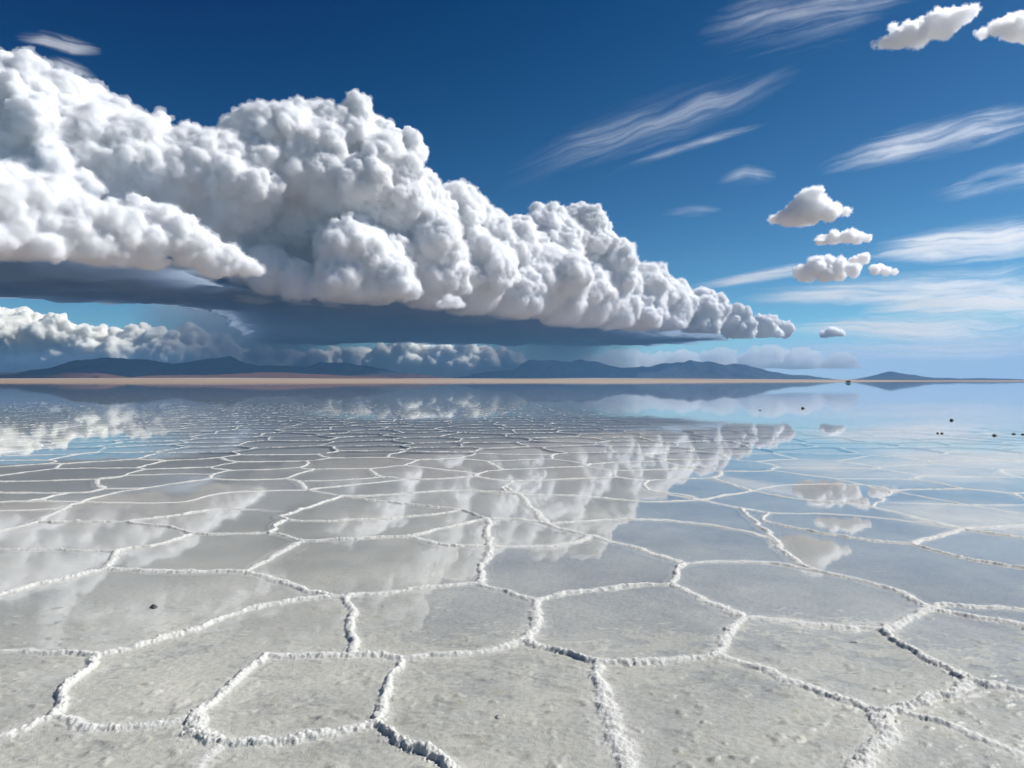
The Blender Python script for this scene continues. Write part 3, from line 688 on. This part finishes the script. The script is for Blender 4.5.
sheet('torn_cloud', 'small torn grey wisp above the top of the storm cloud at the upper left', [(10,36),(45,40),(75,48),(106,52)], [5,7,8,5], 3600, 3.0, 501, group=None, fibre=(5, 12), gap=.34, mat=M_torn, density=.012)
sheet('torn_cloud', 'faint torn scrap just over the left shoulder of the storm cloud', [(40,58),(70,66),(104,78)], [5,7,5], 3600, 2.4, 502, group=None, fibre=(6, 12), gap=.34, mat=M_torn, density=.012)
Z = 'cirrus_cloud'
sheet(Z, 'broad milky veil of cirrus touching the top edge of the sky', [(690,40),(760,22),(840,4),(930,-14)], [22,36,40,30], 8000, .62, 511, gap=.34)
sheet(Z, 'long faint cirrus band rising from behind the storm cloud', [(480,192),(560,160),(650,128),(740,95),(815,66)], [20,30,28,22,15], 8000, .42, 512, gap=.34)
sheet(Z, 'narrow sharp cirrus line under the long faint band', [(600,172),(650,158),(710,140),(778,122)], [3,4.5,4.5,3], 8000, .7, 513, gap=.28)
sheet(Z, 'bright double cirrus streak running off the right edge above the triangular puff', [(800,172),(860,156),(930,140),(1000,122),(1090,98)], [8,14,17,18,16], 8000, 1.5, 514, gap=.36)
sheet(Z, 'faint spread of cirrus below the bright double streak at the right edge', [(900,202),(960,188),(1020,172),(1090,160)], [7,12,16,16], 8000, 1.3, 515, gap=.34)
sheet(Z, 'thick white cirrus band with a tapered left end at the right edge', [(850,254),(920,247),(990,241),(1090,232)], [7,14,19,18], 7000, 3.2, 516, gap=.27)
sheet(Z, 'thin straight cirrus streak leading left from the wide lumpy cumulus', [(680,288),(730,281),(790,271),(850,266)], [3,5,6,4], 7000, 2.2, 517, gap=.26)
sheet(Z, 'pair of long cirrus streaks below the small cumulus clouds', [(715,300),(790,294),(870,291),(960,288),(1090,280)], [6,10,13,18,20], 6000, 3.2, 518, gap=.22)
sheet(Z, 'wide white stratus sheet low on the right edge', [(850,310),(920,303),(990,301),(1090,298)], [9,16,20,22], 5000, 3.6, 519, gap=.22)
sheet(Z, 'low flat milky band nearest the horizon on the right', [(770,330),(850,327),(940,330),(1090,325)], [7,11,13,13], 4500, 3.4, 520, gap=.22)
sheet(Z, 'small faint smudge of cirrus between the storm cloud and the triangular puff', [(655,214),(690,211),(725,210)], [4,6,4], 7000, .7, 521, gap=.34)
sheet(Z, 'small faint smudge of cirrus high above the triangular puff', [(715,182),(745,174),(780,178)], [6,9,6], 7000, .6, 522, gap=.38)
sheet(Z, 'pale haze band resting on the far right horizon', [(740,352),(860,350),(960,351),(1100,350)], [7,10,10,9], 3500, 1.6, 523, gap=.22)

# ------------------------------------------------------------------ rain
def rain(label, A, B, ztop, depth, seed, dens):
    ns, nz = 260, 60
    S = np.linspace(0, 1, ns)[None, :]; Zt = np.linspace(0, 1, nz)[:, None]
    x = A[0] + (B[0] - A[0]) * S + (1 - Zt) * -700; y = A[1] + (B[1] - A[1]) * S + 0 * Zt; z = 60 + Zt * (ztop - 60) + 0 * S
    Sw = S + .05 * (fbm(Zt * 2 + S * 3, S * 4, oct=3, s=seed + 4) - .5)
    t = depth * np.clip(Sw / .42, 0, 1) ** 1.5 * np.clip((1 - Sw) / .40, 0, 1) ** 1.5 * (.35 + 1.3 * fbm(S * 9 + Zt * .5, S * 0 + Zt * .7, oct=4, s=seed)) * (.5 + .5 * Zt)
    t = t * np.clip(Zt / .12, .15, 1); t[:, 0] = t[:, -1] = 0
    v = np.concatenate([np.stack([x.ravel(), (y - t / 2).ravel(), z.ravel()], 1), np.stack([x.ravel(), (y + t / 2).ravel(), z.ravel()], 1)])
    n = t.size; f = grid_faces(nz, ns)
    rim = []
    for row in (0, nz - 1):
        i = row * ns + np.arange(ns - 1); q = np.stack([i, i + 1, i + 1 + n, i + n], 1); rim.append(q if row else q[:, ::-1])
    allf = np.concatenate([f[:, ::-1] if False else f, f[:, ::-1] + n] + rim)
    o = closed_mesh('rain_curtain', v, allf, volume_mat('falling_rain', dens, (.46, .52, .58)))  # grey volume colour stands in for the storm's shade on the rain
    tag(o, label, 'rain'); return o
rain('grey blue curtain of rain falling behind the dark hills on the left', P(115,380,24500)[:2], P(440,380,24500)[:2], 2900, 3600, 601, .0010)
rain('dark slate curtain of rain falling under the middle of the storm cloud', P(455,380,25500)[:2], P(660,380,25500)[:2], 1650, 4200, 603, .0007)
# ------------------------------------------------------------------ stones and lumps lying in the water
import bmesh
m, nt, out = mat_new('wet_dark_stone')
b = N(nt, 'ShaderNodeBsdfPrincipled'); n1 = N(nt, 'ShaderNodeTexNoise'); n1.inputs['Scale'].default_value = 20; n1.inputs['Detail'].default_value = 6
tc = N(nt, 'ShaderNodeTexCoord'); L(nt, tc, 'Object', n1, 'Vector')
r1 = N(nt, 'ShaderNodeValToRGB'); e = r1.color_ramp.elements; e[0].position = .35; e[0].color = (.03, .03, .028, 1); e[1].position = .7; e[1].color = (.10, .09, .08, 1)
L(nt, n1, 0, r1, 0); L(nt, r1, 0, b, 'Base Color'); b.inputs['Roughness'].default_value = .6; L(nt, b, 0, out, 'Surface')
M_stone = m
def lumps(name, label, cat, px, py, w, d, h, mat, seed, group=None, rot=0.0):
    """an irregular angular stone, part sunk in the flat"""
    bm = bmesh.new(); bmesh.ops.create_icosphere(bm, subdivisions=4, radius=1)
    r = np.random.default_rng(seed); pl = [(v / np.linalg.norm(v), c) for v, c in zip(r.normal(size=(14, 3)), r.uniform(.62, .95, 14))]
    for v in bm.verts:
        c = np.array(v.co)
        for nrm, dd in pl:
            k = c @ nrm - dd
            if k > 0: c = c - nrm * k
        c *= 1 + .16 * (float(fbm(np.array([c[0] * 3 + seed]), np.array([c[1] * 3]), np.array([c[2] * 3]), 3, seed)[0]) - .5)
        v.co = (c[0] * w / 2, c[1] * d / 2, c[2] * h * .75)
    me = bpy.data.meshes.new(name); bm.to_mesh(me); bm.free()
    for p in me.polygons: p.use_smooth = seed % 2 == 0
    me.materials.append(mat)
    o = bpy.data.objects.new(name, me); C.objects.link(o)
    x, y = G(px, py); o.location = (x, y, h * .28 - .012); o.rotation_euler = (0, 0, rot)
    tag(o, label, cat, group); return o
g_ = 'dark stones in the shallow water'
lumps('stone', 'lone dark stone in the calm water below the gap between hills and islet', 'stone', 803, 408.6, .26, .2, .13, M_stone, 701, g_)
lumps('stone', 'tiny low stone left of the lone dark stone, just breaking the water', 'stone', 760, 410.5, .15, .2, .045, M_stone, 702, g_)
lumps('stone', 'rounded dark stone standing alone in the blue water near the right edge', 'stone', 952, 420.6, .17, .14, .085, M_stone, 704, g_)
lumps('stone', 'left stone of the two tiny side by side stones', 'stone', 938, 433.5, .075, .08, .055, M_stone, 705, g_)
lumps('stone', 'right stone of the two tiny side by side stones', 'stone', 942, 433.7, .09, .08, .05, M_stone, 707, g_)
lumps('stone', 'flat dark stone, widest of the row near the right edge', 'stone', 995, 435.8, .16, .12, .06, M_stone, 708, g_)
lumps('stone', 'low dark stone lying to the left of the last stone by the right edge', 'stone', 1014, 434.2, .11, .1, .05, M_stone, 709, g_)
lumps('stone', 'last low dark stone cut by the right edge of the picture', 'stone', 1023, 434.6, .13, .1, .05, M_stone, 711, g_)
lumps('stone', 'small dark lump alone inside a mirror smooth cell on the left', 'stone', 153, 607.5, .062, .07, .030, M_stone, 713)
g2 = 'loose lumps of salt on the crust'
lumps('salt_lump', 'thin flat chip of salt in the cell on the right', 'salt', 855, 642.5, .080, .03, .022, M_salt, 714, g2, .05)
lumps('salt_lump', 'knobbly lump of salt in the lower middle cell', 'salt', 500, 718, .055, .045, .030, M_salt, 716, g2, .4)

# a far vehicle seen end-on, a speck at the water's edge
def box(bm, x0, x1, y0, y1, z0, z1, tx=0, ty=0):
    vs = [bm.verts.new((x, y, z)) for z, k in ((z0, 0), (z1, 1)) for x, y in ((x0 + tx * k, y0 + ty * k), (x1 - tx * k, y0 + ty * k), (x1 - tx * k, y1 - ty * k), (x0 + tx * k, y1 - ty * k))]
    for f in ((3,2,1,0),(4,5,6,7),(0,1,5,4),(1,2,6,5),(2,3,7,6),(3,0,4,7)): bm.faces.new([vs[i] for i in f])
def part(name, build, mat, parent):
    bm = bmesh.new(); build(bm); bmesh.ops.bevel(bm, geom=bm.edges[:], offset=.03, segments=2, affect='EDGES')
    me = bpy.data.meshes.new(name); bm.to_mesh(me); bm.free(); me.materials.append(mat)
    o = bpy.data.objects.new(name, me); C.objects.link(o); o.parent = parent; return o
def plain(name, col, rough):
    m, nt, out = mat_new(name); b = N(nt, 'ShaderNodeBsdfPrincipled'); b.inputs['Base Color'].default_value = (*col, 1); b.inputs['Roughness'].default_value = rough; L(nt, b, 0, out, 'Surface'); return m
M_body, M_glass, M_tyre = plain('dark_car_paint', (.03, .035, .04), .35), plain('car_glass', (.02, .025, .03), .08), plain('tyre_rubber', (.02, .02, .02), .8)
x_, y_ = G(848, 383.6)
car = empty('parked_car', ((848 - CX) / F * 580, 580, .0)); car.rotation_euler = (0, 0, .15)
tag(car, 'tiny dark vehicle far out on the flat left of the low islet hill', 'car')
part('body', lambda bm: (box(bm, -.95, .95, -2.3, 2.3, .45, 1.15), box(bm, -.9, .9, -1.9, 1.1, 1.18, 1.95, .14, .25)), M_body, car)
part('window', lambda bm: box(bm, -.72, .72, -1.96, -1.80, 1.3, 1.78, .1, .05), M_glass, car)
for sx in (-1, 1):
    for sy in (-1.5, 1.5):
        bm = bmesh.new(); bmesh.ops.create_cone(bm, cap_ends=True, segments=20, radius1=.4, radius2=.4, depth=.26)
        bmesh.ops.bevel(bm, geom=bm.edges[:], offset=.02, segments=1, affect='EDGES')
        me = bpy.data.meshes.new('wheel'); bm.to_mesh(me); bm.free(); me.materials.append(M_tyre)
        o = bpy.data.objects.new('wheel', me); C.objects.link(o); o.parent = car; o.location = (sx * .82, sy, .40); o.rotation_euler = (0, math.pi / 2, 0)

# ------------------------------------------------------------------ the air over the plain
bm = bmesh.new(); bmesh.ops.create_cube(bm, size=1)
me = bpy.data.meshes.new('haze'); bm.to_mesh(me); bm.free()
hz = bpy.data.objects.new('haze', me); C.objects.link(hz)
hz.scale = (64000, 25000, 800); hz.location = (0, 22600 - 12500, 400 - 1.2)
me.materials.append(volume_mat('air', .000022, (.24, .55, 1.0), g=.1)); tag(hz, kind='stuff')
# ------------------------------------------------------------------ sky, sun, camera
sc = bpy.context.scene
w = bpy.data.worlds.new('World'); sc.world = w; w.use_nodes = True
nt = w.node_tree; nt.nodes.clear()
sky = nt.nodes.new('ShaderNodeTexSky'); sky.sky_type = 'NISHITA'; sky.sun_disc = False
sky.sun_elevation = SUN_EL; sky.sun_rotation = SUN_AZ; sky.altitude = 3650; sky.air_density = 1.0; sky.dust_density = .3; sky.ozone_density = 4.0
bg = nt.nodes.new('ShaderNodeBackground'); bg.inputs['Strength'].default_value = .1
wo = nt.nodes.new('ShaderNodeOutputWorld')
# the deep polarised blue of a high plateau: each channel's falloff steepened
sp = nt.nodes.new('ShaderNodeSeparateColor'); cb = nt.nodes.new('ShaderNodeCombineColor'); nt.links.new(sky.outputs[0], sp.inputs[0])
for k, (c_, p_, m_, o_) in enumerate(((1.5, 1.25, .31, .05), (1.68, 1.2, .36, .056), (1.3, 1.1, .53, .08))):
    a = nt.nodes.new('ShaderNodeMath'); a.operation = 'MULTIPLY'; a.inputs[1].default_value = .07; a.operation = 'MULTIPLY_ADD'; a.inputs[2].default_value = -o_; nt.links.new(sp.outputs[k], a.inputs[0])
    q0 = nt.nodes.new('ShaderNodeMath'); q0.operation = 'MAXIMUM'; q0.inputs[1].default_value = 0; nt.links.new(a.outputs[0], q0.inputs[0]); a = q0
    q = nt.nodes.new('ShaderNodeMath'); q.operation = 'MINIMUM'; q.inputs[1].default_value = m_; nt.links.new(a.outputs[0], q.inputs[0])
    b = nt.nodes.new('ShaderNodeMath'); b.operation = 'POWER'; b.inputs[1].default_value = p_; nt.links.new(q.outputs[0], b.inputs[0])
    d = nt.nodes.new('ShaderNodeMath'); d.operation = 'MULTIPLY'; d.inputs[1].default_value = c_ / .1; nt.links.new(b.outputs[0], d.inputs[0])
    nt.links.new(d.outputs[0], cb.inputs[k])
nt.links.new(cb.outputs[0], bg.inputs[0]); nt.links.new(bg.outputs[0], wo.inputs[0])
sd = bpy.data.lights.new('sun', 'SUN'); sd.energy = 4.5; sd.angle = math.radians(.53); sd.color = (1, .988, .97)
so = bpy.data.objects.new('sun', sd); C.objects.link(so)
so.rotation_euler = (math.pi / 2 - SUN_EL, 0, math.pi - SUN_AZ)
so.location = (400, 200, 500)
cd = bpy.data.cameras.new('camera'); cd.sensor_width = 36; cd.lens = 36 * F / 1024; cd.clip_start = .1; cd.clip_end = 400000
co = bpy.data.objects.new('camera', cd); C.objects.link(co); co.location = (0, 0, CAMH)
co.rotation_euler = (math.pi / 2 - math.atan((384 - HY) / F), 0, 0)
sc.camera = co
sc.view_settings.view_transform = 'Standard'; sc.view_settings.look = 'None'; sc.view_settings.exposure = .25; sc.view_settings.gamma = 1
cy = sc.cycles
cy.use_denoising = True; cy.max_bounces = 40; cy.volume_bounces = 30; cy.diffuse_bounces = 4; cy.glossy_bounces = 3; cy.transparent_max_bounces = 16
cy.use_adaptive_sampling = True; cy.adaptive_threshold = .03
cy.volume_step_rate = 1; cy.caustics_reflective = False; cy.caustics_refractive = False
